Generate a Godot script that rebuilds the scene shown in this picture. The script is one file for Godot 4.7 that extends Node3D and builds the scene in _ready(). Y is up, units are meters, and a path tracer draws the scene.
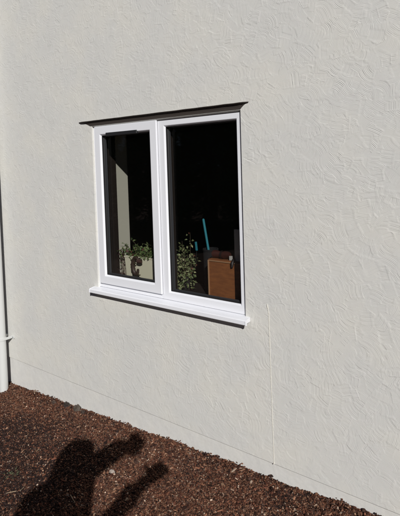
extends Node3D

# World: house wall face is z = 0 (facing +z), x runs along the wall, y up, metres.
const CAM := Vector3(2.3157, 1.6509, 1.9537)
const SUNDIR := Vector3(-0.6142, -0.5082, -0.6037)
const SILL_Y := 0.889
const HEAD_Y := 1.907
const TILE := 3.2
const TILE_X := -1.27
const TILE_Y := 3.02

var rng := RandomNumberGenerator.new()
var noise := FastNoiseLite.new()
var taken := {}
var M := {}

# ------------------------------------------------------------------ helpers
func lin(r: float, g: float, b: float) -> Color:
	return Color(r, g, b).linear_to_srgb()

func mat(r: float, g: float, b: float, rough := 0.7, vertex := false) -> StandardMaterial3D:
	var m := StandardMaterial3D.new()
	m.albedo_color = lin(r, g, b)
	m.roughness = rough
	m.vertex_color_use_as_albedo = vertex
	m.cull_mode = BaseMaterial3D.CULL_DISABLED
	return m

func numbered(called: String) -> String:
	if not taken.has(called):
		taken[called] = 0
		return called
	taken[called] += 1
	return "%s_%03d" % [called, taken[called]]

func meta(o: Node, label: String, category: String, group := "", kind := "") -> void:
	if label: o.set_meta("label", label)
	if category: o.set_meta("category", category)
	if group: o.set_meta("group", group)
	if kind: o.set_meta("kind", kind)

func thing(called: String, at: Vector3, label: String, category: String, group := "") -> Node3D:
	var o := Node3D.new()
	o.name = numbered(called)
	add_child(o)
	o.position = at
	meta(o, label, category, group)
	return o

# commits a SurfaceTool whose points are in world space under a parent (parents are only translated)
func obj(called: String, st: SurfaceTool, m: Material, parent: Node3D = null) -> MeshInstance3D:
	var o := MeshInstance3D.new()
	o.mesh = st.commit()
	o.material_override = m
	if parent == null:
		o.name = numbered(called)
		add_child(o)
	else:
		o.name = called
		parent.add_child(o, true)
		var off := Vector3.ZERO
		var q: Node = parent
		while q is Node3D and q != self:
			off += (q as Node3D).position
			q = q.get_parent()
		o.position = -off
	o.cast_shadow = GeometryInstance3D.SHADOW_CASTING_SETTING_ON
	return o

func new_st() -> SurfaceTool:
	var st := SurfaceTool.new()
	st.begin(Mesh.PRIMITIVE_TRIANGLES)
	return st

func tri(st: SurfaceTool, a: Vector3, b: Vector3, c: Vector3) -> void:
	var n := (c - a).cross(b - a)
	if n.length_squared() < 1e-18: return
	n = n.normalized()
	st.set_normal(n); st.add_vertex(a)
	st.set_normal(n); st.add_vertex(b)
	st.set_normal(n); st.add_vertex(c)

# a quad whose front faces the side that "out" points to
func quad(st: SurfaceTool, a: Vector3, b: Vector3, c: Vector3, d: Vector3, out := Vector3.ZERO) -> void:
	var n := (c - a).cross(b - a)
	if out != Vector3.ZERO and n.dot(out) < 0.0:
		tri(st, a, d, c); tri(st, a, c, b)
	else:
		tri(st, a, b, c); tri(st, a, c, d)

# box with chamfered edges
func box(st: SurfaceTool, lo: Vector3, hi: Vector3, ch := 0.0, xf := Transform3D.IDENTITY) -> void:
	var c := (lo + hi) * 0.5
	var h := (hi - lo) * 0.5
	ch = min(ch, min(h.x, min(h.y, h.z)) * 0.9)
	for ax in 3:
		var b := (ax + 1) % 3
		var d := (ax + 2) % 3
		for s in [-1.0, 1.0]:
			var p := []
			for k in [[-1, -1], [1, -1], [1, 1], [-1, 1]]:
				var v := Vector3.ZERO
				v[ax] = s * h[ax]
				v[b] = k[0] * (h[b] - ch)
				v[d] = k[1] * (h[d] - ch)
				p.append(xf * (c + v))
			var o := Vector3.ZERO
			o[ax] = s
			quad(st, p[0], p[1], p[2], p[3], xf.basis * o)
	if ch <= 0.0: return
	for ax in 3:
		var b := (ax + 1) % 3
		var d := (ax + 2) % 3
		for sb in [-1.0, 1.0]:
			for sd in [-1.0, 1.0]:
				var p := []
				for k in [[-1, 0], [1, 0], [1, 1], [-1, 1]]:
					var v := Vector3.ZERO
					v[ax] = k[0] * (h[ax] - ch)
					v[b] = sb * (h[b] - (ch if k[1] == 1 else 0.0))
					v[d] = sd * (h[d] - (0.0 if k[1] == 1 else ch))
					p.append(xf * (c + v))
				var o := Vector3.ZERO
				o[b] = sb
				o[d] = sd
				quad(st, p[0], p[1], p[2], p[3], xf.basis * o)
	for sx in [-1.0, 1.0]:
		for sy in [-1.0, 1.0]:
			for sz in [-1.0, 1.0]:
				var sg := Vector3(sx, sy, sz)
				var p0 := c + sg * (h - Vector3(0, ch, ch))
				var p1 := c + sg * (h - Vector3(ch, 0, ch))
				var p2 := c + sg * (h - Vector3(ch, ch, 0))
				var n := (p2 - p0).cross(p1 - p0)
				if n.dot(sg) > 0: tri(st, xf * p0, xf * p1, xf * p2)
				else: tri(st, xf * p0, xf * p2, xf * p1)

# a mitred ring: a rectangle x0..x1, y0..y1 swept with a profile of [inset, z] points (open or closed)
func ring(st: SurfaceTool, x0: float, x1: float, y0: float, y1: float, prof: Array) -> void:
	for i in prof.size() - 1:
		var a: Array = prof[i]
		var b: Array = prof[i + 1]
		var A := [Vector3(x0 + a[0], y0 + a[0], a[1]), Vector3(x1 - a[0], y0 + a[0], a[1]), Vector3(x1 - a[0], y1 - a[0], a[1]), Vector3(x0 + a[0], y1 - a[0], a[1])]
		var B := [Vector3(x0 + b[0], y0 + b[0], b[1]), Vector3(x1 - b[0], y0 + b[0], b[1]), Vector3(x1 - b[0], y1 - b[0], b[1]), Vector3(x0 + b[0], y1 - b[0], b[1])]
		for k in 4:
			var j := (k + 1) % 4
			quad(st, A[k], B[k], B[j], A[j])

# smooth tube through points with radii; closed ends
func tube(st: SurfaceTool, pts: Array, rad: Array, sides := 10, col = null) -> void:
	var n := pts.size()
	var rows := []
	var nrm := []
	var ref := Vector3.UP
	var d0: Vector3 = (pts[1] - pts[0]).normalized()
	if abs(d0.dot(ref)) > 0.9: ref = Vector3.RIGHT
	var side := ref.cross(d0).normalized()
	for i in n:
		var d: Vector3 = (pts[min(i + 1, n - 1)] - pts[max(i - 1, 0)]).normalized()
		side = (side - d * side.dot(d)).normalized()
		var up := d.cross(side)
		var r := []
		var rn := []
		for k in sides:
			var a := TAU * k / sides
			var v := side * cos(a) + up * sin(a)
			r.append(pts[i] + v * rad[i])
			rn.append(v)
		rows.append(r)
		nrm.append(rn)
	for i in n - 1:
		for k in sides:
			var j := (k + 1) % sides
			for t in [[i, k], [i + 1, j], [i, j], [i, k], [i + 1, k], [i + 1, j]]:
				if col != null: st.set_color(col)
				st.set_normal(nrm[t[0]][t[1]])
				st.add_vertex(rows[t[0]][t[1]])
	for e in [0, n - 1]:
		var c: Vector3 = pts[e]
		var o: Vector3 = (pts[0] - pts[1]).normalized() if e == 0 else (pts[n - 1] - pts[n - 2]).normalized()
		for k in sides:
			var j := (k + 1) % sides
			var q := [c, rows[e][j], rows[e][k]] if e == n - 1 else [c, rows[e][k], rows[e][j]]
			for v in q:
				if col != null: st.set_color(col)
				st.set_normal(o)
				st.add_vertex(v)

# a lathe round a vertical axis: prof of [radius, y]
func lathe(st: SurfaceTool, c: Vector3, prof: Array, sides := 20) -> void:
	for i in prof.size() - 1:
		for k in sides:
			var a := TAU * k / sides
			var b := TAU * (k + 1) / sides
			var p: Array = prof[i]
			var q: Array = prof[i + 1]
			quad(st, c + Vector3(cos(a) * p[0], p[1], sin(a) * p[0]), c + Vector3(cos(b) * p[0], p[1], sin(b) * p[0]), c + Vector3(cos(b) * q[0], q[1], sin(b) * q[0]), c + Vector3(cos(a) * q[0], q[1], sin(a) * q[0]))

# one folded leaf of four triangles
func leaf(st: SurfaceTool, at: Vector3, dir: Vector3, nrm: Vector3, length: float, width: float, col: Color) -> void:
	var s := dir.cross(nrm).normalized()
	var n := s.cross(dir).normalized()
	var tip := at + dir * length - n * length * 0.15
	var mid := at + dir * length * 0.45
	var l := mid + s * width * 0.5 + n * width * 0.18
	var r := mid - s * width * 0.5 + n * width * 0.18
	for t in [[at, l, mid], [l, tip, mid], [at, mid, r], [mid, tip, r]]:
		var fn: Vector3 = (t[2] - t[0]).cross(t[1] - t[0]).normalized()
		for v in t:
			st.set_color(col)
			st.set_normal(fn)
			st.add_vertex(v)

func rdir() -> Vector3:
	var z := rng.randf_range(-1, 1)
	var a := rng.randf() * TAU
	var r := sqrt(1 - z * z)
	return Vector3(r * cos(a), z, r * sin(a))

func ground_h(x: float, z: float) -> float:
	var y := 0.0565 * clampf(x, -4.0, 4.0)
	y += noise.get_noise_2d(x * 90.0, z * 90.0) * 0.014 + noise.get_noise_2d(x * 400.0 + 50.0, z * 400.0) * 0.006
	if z < 0.16: y += 0.016 * smoothstep(0.16, 0.0, z)
	return y

# ------------------------------------------------------------------ surface nets for bodies
# bones: [a, b, ra, rb]; returns mesh data into st with a colour callback
func body_mesh(st: SurfaceTool, bones: Array, cell: float, k: float, paint: Callable) -> void:
	var lo := Vector3(1e9, 1e9, 1e9)
	var hi := -lo
	for b in bones:
		var r: float = max(b[2], b[3]) + 2.5 * cell
		for e in 2:
			lo = lo.min(b[e] - Vector3.ONE * r)
			hi = hi.max(b[e] + Vector3.ONE * r)
	var nx := int(ceil((hi.x - lo.x) / cell)) + 1
	var ny := int(ceil((hi.y - lo.y) / cell)) + 1
	var nz := int(ceil((hi.z - lo.z) / cell)) + 1
	var f := PackedFloat32Array()
	f.resize(nx * ny * nz)
	f.fill(1.0)
	for b in bones:
		var a: Vector3 = b[0]
		var d: Vector3 = b[1] - a
		var ra: float = b[2]
		var rb: float = b[3]
		var dd: float = max(d.length_squared(), 1e-9)
		var m: float = max(ra, rb) + k + 2.0 * cell
		var mn: Vector3 = (a.min(b[1]) - Vector3.ONE * m - lo) / cell
		var mx: Vector3 = (a.max(b[1]) + Vector3.ONE * m - lo) / cell
		for iz in range(max(0, int(mn.z)), min(nz, int(mx.z) + 2)):
			for iy in range(max(0, int(mn.y)), min(ny, int(mx.y) + 2)):
				var row := (iz * ny + iy) * nx
				for ix in range(max(0, int(mn.x)), min(nx, int(mx.x) + 2)):
					var q := lo + Vector3(ix, iy, iz) * cell - a
					var t := clampf(q.dot(d) / dd, 0.0, 1.0)
					var v := (q - d * t).length() - (ra + (rb - ra) * t)
					var w := f[row + ix]
					var h: float = max(k - abs(v - w), 0.0) / k
					f[row + ix] = min(v, w) - h * h * k * 0.25
	var idx := {}
	var verts := PackedVector3Array()
	var norms := PackedVector3Array()
	for iz in nz - 1:
		for iy in ny - 1:
			for ix in nx - 1:
				var o := (iz * ny + iy) * nx + ix
				var c0 := f[o]
				if c0 > cell * 2.0 or c0 < -cell * 2.0: continue
				var c := [c0, f[o + 1], f[o + nx], f[o + nx + 1], f[o + nx * ny], f[o + nx * ny + 1], f[o + nx * ny + nx], f[o + nx * ny + nx + 1]]
				var inside := 0
				for v in c:
					if v < 0.0: inside += 1
				if inside == 0 or inside == 8: continue
				var sum := Vector3.ZERO
				var cnt := 0
				for e in [[0, 1], [2, 3], [4, 5], [6, 7], [0, 2], [1, 3], [4, 6], [5, 7], [0, 4], [1, 5], [2, 6], [3, 7]]:
					var va: float = c[e[0]]
					var vb: float = c[e[1]]
					if (va < 0.0) == (vb < 0.0): continue
					var t := va / (va - vb)
					var pa := Vector3(e[0] & 1, (e[0] >> 1) & 1, e[0] >> 2)
					var pb := Vector3(e[1] & 1, (e[1] >> 1) & 1, e[1] >> 2)
					sum += pa.lerp(pb, t)
					cnt += 1
				idx[o] = verts.size()
				verts.append(lo + (Vector3(ix, iy, iz) + sum / cnt) * cell)
				norms.append(Vector3(c[1] + c[3] + c[5] + c[7] - c[0] - c[2] - c[4] - c[6], c[2] + c[3] + c[6] + c[7] - c[0] - c[1] - c[4] - c[5], c[4] + c[5] + c[6] + c[7] - c[0] - c[1] - c[2] - c[3]).normalized())
	var sx := 1
	var sy := nx
	var sz := nx * ny
	for o in idx:
		for ax in [[sx, sy, sz], [sy, sz, sx], [sz, sx, sy]]:
			# edge from grid point o along ax[0]
			if (f[o] < 0.0) == (f[o + ax[0]] < 0.0): continue
			var q := [o, o - ax[1], o - ax[1] - ax[2], o - ax[2]]
			if not (idx.has(q[1]) and idx.has(q[2]) and idx.has(q[3])): continue
			var order := [0, 1, 2, 0, 2, 3] if f[o] >= 0.0 else [0, 2, 1, 0, 3, 2]
			for j in order:
				var n: int = idx[q[j]]
				st.set_color(paint.call(verts[n]))
				st.set_normal(norms[n])
				st.add_vertex(verts[n])

# ------------------------------------------------------------------ materials
func comb_height() -> ImageTexture:
	# combed render: short curved brush strokes laid over one another; heights in millimetres, one 3.2 m tile
	var N := 2048
	var px := TILE / N
	var h := PackedFloat32Array()
	h.resize(N * N)
	h.fill(0.0)
	var r := RandomNumberGenerator.new()
	r.seed = 771
	var flow := FastNoiseLite.new()
	flow.seed = 8
	flow.frequency = 1.6
	# bristle marks: height across the brush (row) fading in and out along the stroke (column)
	var combs := []
	for t in 18:
		var tab := PackedFloat32Array()
		tab.resize(96 * 24)
		var pitch := r.randf_range(4.6, 7.0)
		var ph := r.randf() * 10.0
		var gain := PackedFloat32Array()
		for i in 40: gain.append(r.randf_range(0.15, 1.35))
		var fade := []
		for i in 40: fade.append([r.randf_range(0.0, 6.28), r.randf_range(0.1, 0.55), r.randf_range(0.0, 0.8)])
		for i in 96:
			if i % 5 == 0: pitch = lerpf(pitch, r.randf_range(4.2, 8.0), 0.6)
			ph += 1.0 / pitch
			var k := int(ph) % 40
			var base := sin(ph * TAU) * gain[k] + 0.4 * sin(ph * TAU * 0.31 + t)
			var rough := r.randf_range(-0.2, 0.2)
			for j in 24:
				tab[i * 24 + j] = (base + rough) * (1.0 - fade[k][2] * (0.5 + 0.5 * sin(fade[k][0] + j * fade[k][1])))
		combs.append(tab)
	for s in 11500:
		var cx := r.randf() * TILE
		var cy := r.randf() * TILE
		var ang := flow.get_noise_2d(cx, cy) * 3.6 + r.randfn(0.9, 0.45)
		var L := r.randf_range(0.012, 0.040)
		var W := r.randf_range(0.013, 0.038)
		var kk := r.randf_range(-26.0, 26.0)
		var amp := 0.30 + 0.75 * pow(r.randf(), 1.5)
		var tilt := r.randf_range(-0.25, 0.5)
		var lift := r.randf_range(-0.34, 0.38)
		var wx := cx + TILE_X
		var wy := TILE_Y - cy
		# trowelled smoother beside the window and along the foot of the wall
		var calm := 1.0
		if wx > -0.06 and wx < 1.14 and wy > 0.82 and wy < 1.97: calm = 0.25
		if wy < 0.30: calm = 0.6
		amp *= calm
		tilt *= calm
		var tab: PackedFloat32Array = combs[r.randi() % combs.size()]
		var c := cos(ang)
		var sn := sin(ang)
		var Rx := int((absf(c) * L + absf(sn) * (W + 0.012)) / px) + 1
		var Ry := int((absf(sn) * L + absf(c) * (W + 0.012)) / px) + 1
		var ix0 := int(cx / px)
		var iy0 := int(cy / px)
		var iL := 1.0 / L
		var iW := 1.0 / W
		for dy in range(-Ry, Ry + 1):
			var row := posmod(iy0 + dy, N) * N
			var y := dy * px
			for dx in range(-Rx, Rx + 1):
				var x := dx * px
				var u := x * c + y * sn
				var eu := 1.0 - absf(u) * iL
				if eu <= 0.0: continue
				var v := y * c - x * sn + kk * u * u * 0.5
				var ev := 1.0 - absf(v) * iW
				if ev <= 0.0: continue
				var e := minf(1.0, eu * 3.0) * minf(1.0, ev * 5.0)
				var end := u * iL
				var ti := (v * 11.3 + 0.5) * 94.0
				var k0 := int(ti)
				var q := k0 * 24 + int((end + 1.0) * 11.6)
				var comb := tab[q] + (tab[q + 24] - tab[q]) * (ti - k0)
				var hn := comb * amp * 0.55 + tilt * end * 0.5 + lift
				if end > 0.55: hn += (end - 0.55) * 2.6 * amp
				if ev < 0.2: hn += (0.2 - ev) * 2.2 * amp
				var at := row + posmod(ix0 + dx, N)
				h[at] = h[at] + (hn - h[at]) * e
	# sand grain of the render itself
	for i in N * N:
		h[i] += r.randf() * 0.10
	var im := Image.create_from_data(N, N, false, Image.FORMAT_RF, h.to_byte_array())
	return ImageTexture.create_from_image(im)

func mottle(base: Array, spread: float, tint: Array, freq: float, seed_: int, N := 384) -> ImageTexture:
	var f := FastNoiseLite.new()
	f.seed = seed_
	f.frequency = freq
	f.fractal_octaves = 4
	var g := FastNoiseLite.new()
	g.seed = seed_ + 5
	g.frequency = freq * 7.0
	g.fractal_octaves = 2
	var b := PackedByteArray()
	b.resize(N * N * 3)
	for y in N:
		for x in N:
			# wraps by blending two shifted copies
			var t := smoothstep(0.75, 1.0, float(x) / N)
			var n := lerpf(f.get_noise_2d(x, y), f.get_noise_2d(x - N, y), t)
			var q := g.get_noise_2d(x, y)
			var m := 1.0 + spread * (n + 0.5 * q)
			var w := clampf(n * 1.4 + 0.3, 0.0, 1.0)
			var c := Color(base[0] * m + tint[0] * w, base[1] * m + tint[1] * w, base[2] * m + tint[2] * w).linear_to_srgb()
			var o := (y * N + x) * 3
			b[o] = int(clampf(c.r, 0, 1) * 255.0)
			b[o + 1] = int(clampf(c.g, 0, 1) * 255.0)
			b[o + 2] = int(clampf(c.b, 0, 1) * 255.0)
	return ImageTexture.create_from_image(Image.create_from_data(N, N, false, Image.FORMAT_RGB8, b))

func make_materials() -> void:
	var w := StandardMaterial3D.new()
	w.roughness = 0.82
	w.albedo_texture = mottle([0.664, 0.660, 0.634], 0.05, [0.006, -0.002, -0.020], 0.02, 11)
	w.heightmap_enabled = true
	w.heightmap_texture = comb_height()
	w.heightmap_scale = 0.1
	M.render_wall = w
	var pl := StandardMaterial3D.new()
	pl.roughness = 0.85
	pl.albedo_texture = mottle([0.680, 0.674, 0.648], 0.06, [-0.01, -0.012, -0.02], 0.03, 21, 256)
	var nt := NoiseTexture2D.new()
	nt.width = 1024
	nt.height = 1024
	nt.seamless = true
	nt.normalize = true
	var fn := FastNoiseLite.new()
	fn.seed = 4
	fn.frequency = 0.012
	fn.fractal_octaves = 5
	nt.noise = fn
	pl.heightmap_enabled = true
	pl.heightmap_texture = nt
	pl.heightmap_scale = 0.13
	M.plinth = pl
	M.upvc = mat(0.80, 0.81, 0.85, 0.28)
	M.gasket = mat(0.012, 0.012, 0.013, 0.55)
	M.spacer = mat(0.045, 0.047, 0.052, 0.45)
	M.vent = mat(0.018, 0.018, 0.02, 0.5)
	M.pipe = mat(0.62, 0.63, 0.62, 0.4)
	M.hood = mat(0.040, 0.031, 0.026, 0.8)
	M.bead = mat(0.67, 0.645, 0.58, 0.85)
	var gl := StandardMaterial3D.new()
	gl.albedo_color = Color(0.05, 0.06, 0.05, 0.10)
	gl.transparency = BaseMaterial3D.TRANSPARENCY_ALPHA
	gl.roughness = 0.0
	gl.metallic_specular = 0.5
	M.glass = gl
	M.room = mat(0.30, 0.27, 0.22, 0.9)
	M.room_floor = mat(0.12, 0.085, 0.06, 0.7)
	M.reveal = mat(0.52, 0.51, 0.42, 0.8)
	M.lining = mat(0.018, 0.012, 0.009, 0.6)
	var gd := StandardMaterial3D.new()
	gd.albedo_texture = mottle([0.040, 0.020, 0.014], 0.55, [0.012, 0.004, 0.002], 0.05, 31, 512)
	gd.uv1_triplanar = true
	gd.uv1_world_triplanar = true
	gd.uv1_scale = Vector3.ONE * 0.7
	gd.roughness = 0.95
	M.ground = gd
	M.chip = mat(1, 1, 1, 1.0, true)
	M.chip.metallic_specular = 0.2
	M.vcol = mat(1, 1, 1, 0.8, true)
	M.leafy = mat(1, 1, 1, 0.55, true)
	M.leafy.backlight = Color(0.25, 0.3, 0.1)

# ------------------------------------------------------------------ setting
func build_wall() -> void:
	var t := thing("house_wall", Vector3(0.5, 0, 0), "off-white house wall of combed render around the white window", "wall")
	var x0 := 0.021
	var x1 := 1.117
	var y0 := SILL_Y - 0.012
	var y1 := HEAD_Y + 0.004
	var X := [-7.0, x0 - 0.006, x1 + 0.006, 7.0]
	var foot := 0.1735
	var Y := [foot, y0 - 0.004, y1 + 0.006, 5.4]
	var st := new_st()
	var uv := func(p: Vector3) -> Vector2: return Vector2((p.x - TILE_X) / TILE, (TILE_Y - p.y) / TILE)
	var face := func(a: Vector3, b: Vector3, c: Vector3, d: Vector3, n: Vector3) -> void:
		for q in [[a, b, c], [a, c, d]]:
			var nn: Vector3 = (q[2] - q[0]).cross(q[1] - q[0])
			var o: Array = [0, 1, 2] if nn.dot(n) > 0 else [0, 2, 1]
			for i in o:
				st.set_uv(uv.call(q[i]))
				st.set_normal(n)
				st.add_vertex(q[i])
	for i in 3:
		for j in 3:
			if i == 1 and j == 1: continue
			face.call(Vector3(X[i], Y[j], 0), Vector3(X[i + 1], Y[j], 0), Vector3(X[i + 1], Y[j + 1], 0), Vector3(X[i], Y[j + 1], 0), Vector3(0, 0, 1))
			face.call(Vector3(X[i], Y[j], -0.3), Vector3(X[i + 1], Y[j], -0.3), Vector3(X[i + 1], Y[j + 1], -0.3), Vector3(X[i], Y[j + 1], -0.3), Vector3(0, 0, -1))
	# rounded arris and the outer part of the reveal
	var edge := [[0.006, 0.0], [0.0025, -0.0012], [0.0, -0.006], [0.0, -0.040]]
	for i in 3:
		var a: Array = edge[i]
		var b: Array = edge[i + 1]
		var p := [Vector3(x0 - a[0], y0 - a[0] * 0.66, a[1]), Vector3(x1 + a[0], y0 - a[0] * 0.66, a[1]), Vector3(x1 + a[0], y1 + a[0], a[1]), Vector3(x0 - a[0], y1 + a[0], a[1])]
		var q := [Vector3(x0 - b[0], y0 - b[0] * 0.66, b[1]), Vector3(x1 + b[0], y0 - b[0] * 0.66, b[1]), Vector3(x1 + b[0], y1 + b[0], b[1]), Vector3(x0 - b[0], y1 + b[0], b[1])]
		for k in 4:
			var j := (k + 1) % 4
			var inn: Vector3 = [Vector3(0, 1, 0.3), Vector3(-1, 0, 0.3), Vector3(0, -1, 0.3), Vector3(1, 0, 0.3)][k]
			face.call(p[k], p[j], q[j], q[k], inn.normalized())
	# bottom lip, top and ends
	face.call(Vector3(-7, foot, 0), Vector3(7, foot, 0), Vector3(7, foot, -0.3), Vector3(-7, foot, -0.3), Vector3.DOWN)
	face.call(Vector3(-7, 5.4, 0), Vector3(7, 5.4, 0), Vector3(7, 5.4, -0.3), Vector3(-7, 5.4, -0.3), Vector3.UP)
	for s in [-7.0, 7.0]:
		face.call(Vector3(s, foot, 0), Vector3(s, 5.4, 0), Vector3(s, 5.4, -0.3), Vector3(s, foot, -0.3), Vector3(signf(s), 0, 0))
	obj("render_coat", st, M.render_wall, t)
	st = new_st()
	# smooth cement band, its face and top edge slightly uneven
	var cols := 560
	for i in cols:
		var pa := []
		for j in 2:
			var wx := lerpf(-7.0, 7.0, float(i + j) / cols)
			var wob := 0.0025 * noise.get_noise_1d(wx * 300.0) + 0.0015 * noise.get_noise_1d(wx * 1400.0)
			pa.append([Vector3(wx, -0.6, -0.012), Vector3(wx, 0.04, -0.014 + wob), Vector3(wx, foot - 0.005 + wob * 0.8, -0.014 + wob * 1.2), Vector3(wx, foot - 0.002 + wob * 0.5, -0.021), Vector3(wx, foot - 0.002, -0.28)])
		for k in 4:
			for q in [[pa[0][k], pa[1][k + 1], pa[1][k]], [pa[0][k], pa[0][k + 1], pa[1][k + 1]]]:
				var fnrm := Vector3(0, 0, 1) if k < 2 else (Vector3(0, 0.5, 0.85) if k == 2 else Vector3.UP)
				for v in q:
					st.set_uv(Vector2(v.x, v.y) * 0.9)
					st.set_normal(fnrm)
					st.add_vertex(v)
	obj("plinth", st, M.plinth, t)
	# inner jambs, head and sill board of the opening
	st = new_st()
	for a in [[Vector3(-0.03, y0, -0.298), Vector3(0.020, y1 + 0.03, -0.182)], [Vector3(1.095, y0, -0.298), Vector3(1.15, y1 + 0.03, -0.107)], [Vector3(0.021, y1 - 0.02, -0.298), Vector3(1.094, y1 + 0.03, -0.107)]]:
		box(st, a[0], a[1], 0.002)
	obj("inner_reveal", st, M.reveal, t)
	st = new_st()
	box(st, Vector3(-0.03, y0, -0.181), Vector3(0.034, y1 + 0.03, -0.107), 0.003)
	obj("jamb_lining", st, M.lining, t)
	st = new_st()
	box(st, Vector3(0.035, y0 - 0.01, -0.34), Vector3(1.094, 0.905, -0.107), 0.004)
	obj("window_board", st, M.lining, t)
	# the raised hairline of filler that runs down from beside the sill
	st = new_st()
	var pts := []
	var rad := []
	for i in 90:
		var f := i / 89.0
		var y := lerpf(0.968, foot - 0.004, f)
		pts.append(Vector3(1.252 + 0.011 * f + noise.get_noise_1d(i * 9.0) * 0.0011 + (0.006 * smoothstep(0.06, 0.0, f) * -1.0), y, 0.0005))
		rad.append(0.0015 + 0.0008 * noise.get_noise_1d(i * 33.0 + 400) + (0.0011 if i in [1, 2, 5, 21, 22, 88] else 0.0))
	tube(st, pts, rad, 7)
	obj("filler_seam", st, M.bead, t)

func build_hood() -> void:
	var t := thing("window_hood", Vector3(0.55, HEAD_Y + 0.03, 0), "thin dark brown hood moulding over the white window", "moulding")
	var yr := HEAD_Y + 0.041
	# outer rim in plan: starts at the wall, swings out, returns to the wall
	var rim := []
	var inn := []
	var n := 48
	for i in n + 1:
		var f := float(i) / n
		var x := lerpf(-0.104, 1.172, f)
		var d: float = min(x + 0.104, 1.172 - x)
		var z := 0.012 * (1.0 - pow(1.0 - clampf(d / 0.05, 0.0, 1.0), 2.0)) + 0.0035
		rim.append(Vector3(x, yr + 0.0012 * noise.get_noise_1d(i * 25.0), z))
		inn.append(Vector3(clampf(x, 0.024, 1.114), HEAD_Y + 0.001, -0.0095))
	var st := new_st()
	var rows := 6
	for i in n:
		for k in rows:
			var pt := func(j: int, q: int) -> Vector3:
				var g := float(q) / rows
				var p: Vector3 = rim[j].lerp(inn[j], g)
				p.y = lerpf(rim[j].y, inn[j].y, pow(g, 1.9))
				p.z = maxf(p.z, 0.0015) if (p.x < 0.019 or p.x > 1.118 or p.y > HEAD_Y + 0.003) else p.z
				return p
			quad(st, pt.call(i, k), pt.call(i + 1, k), pt.call(i + 1, k + 1), pt.call(i, k + 1), Vector3(0, -1, 0.3))
	obj("soffit", st, M.hood, t)
	st = new_st()
	for i in n:
		# thin front edge and the narrow ledge back to the wall
		var up := Vector3(0, 0.0035, 0)
		quad(st, rim[i], rim[i + 1], rim[i + 1] + up, rim[i] + up, Vector3(0, 0, 1))
		quad(st, rim[i] + up, rim[i + 1] + up, Vector3(rim[i + 1].x, rim[i + 1].y + 0.0045, -0.001), Vector3(rim[i].x, rim[i].y + 0.0045, -0.001), Vector3(0, 1, 0))
	obj("drip_edge", st, M.hood, t)

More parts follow.
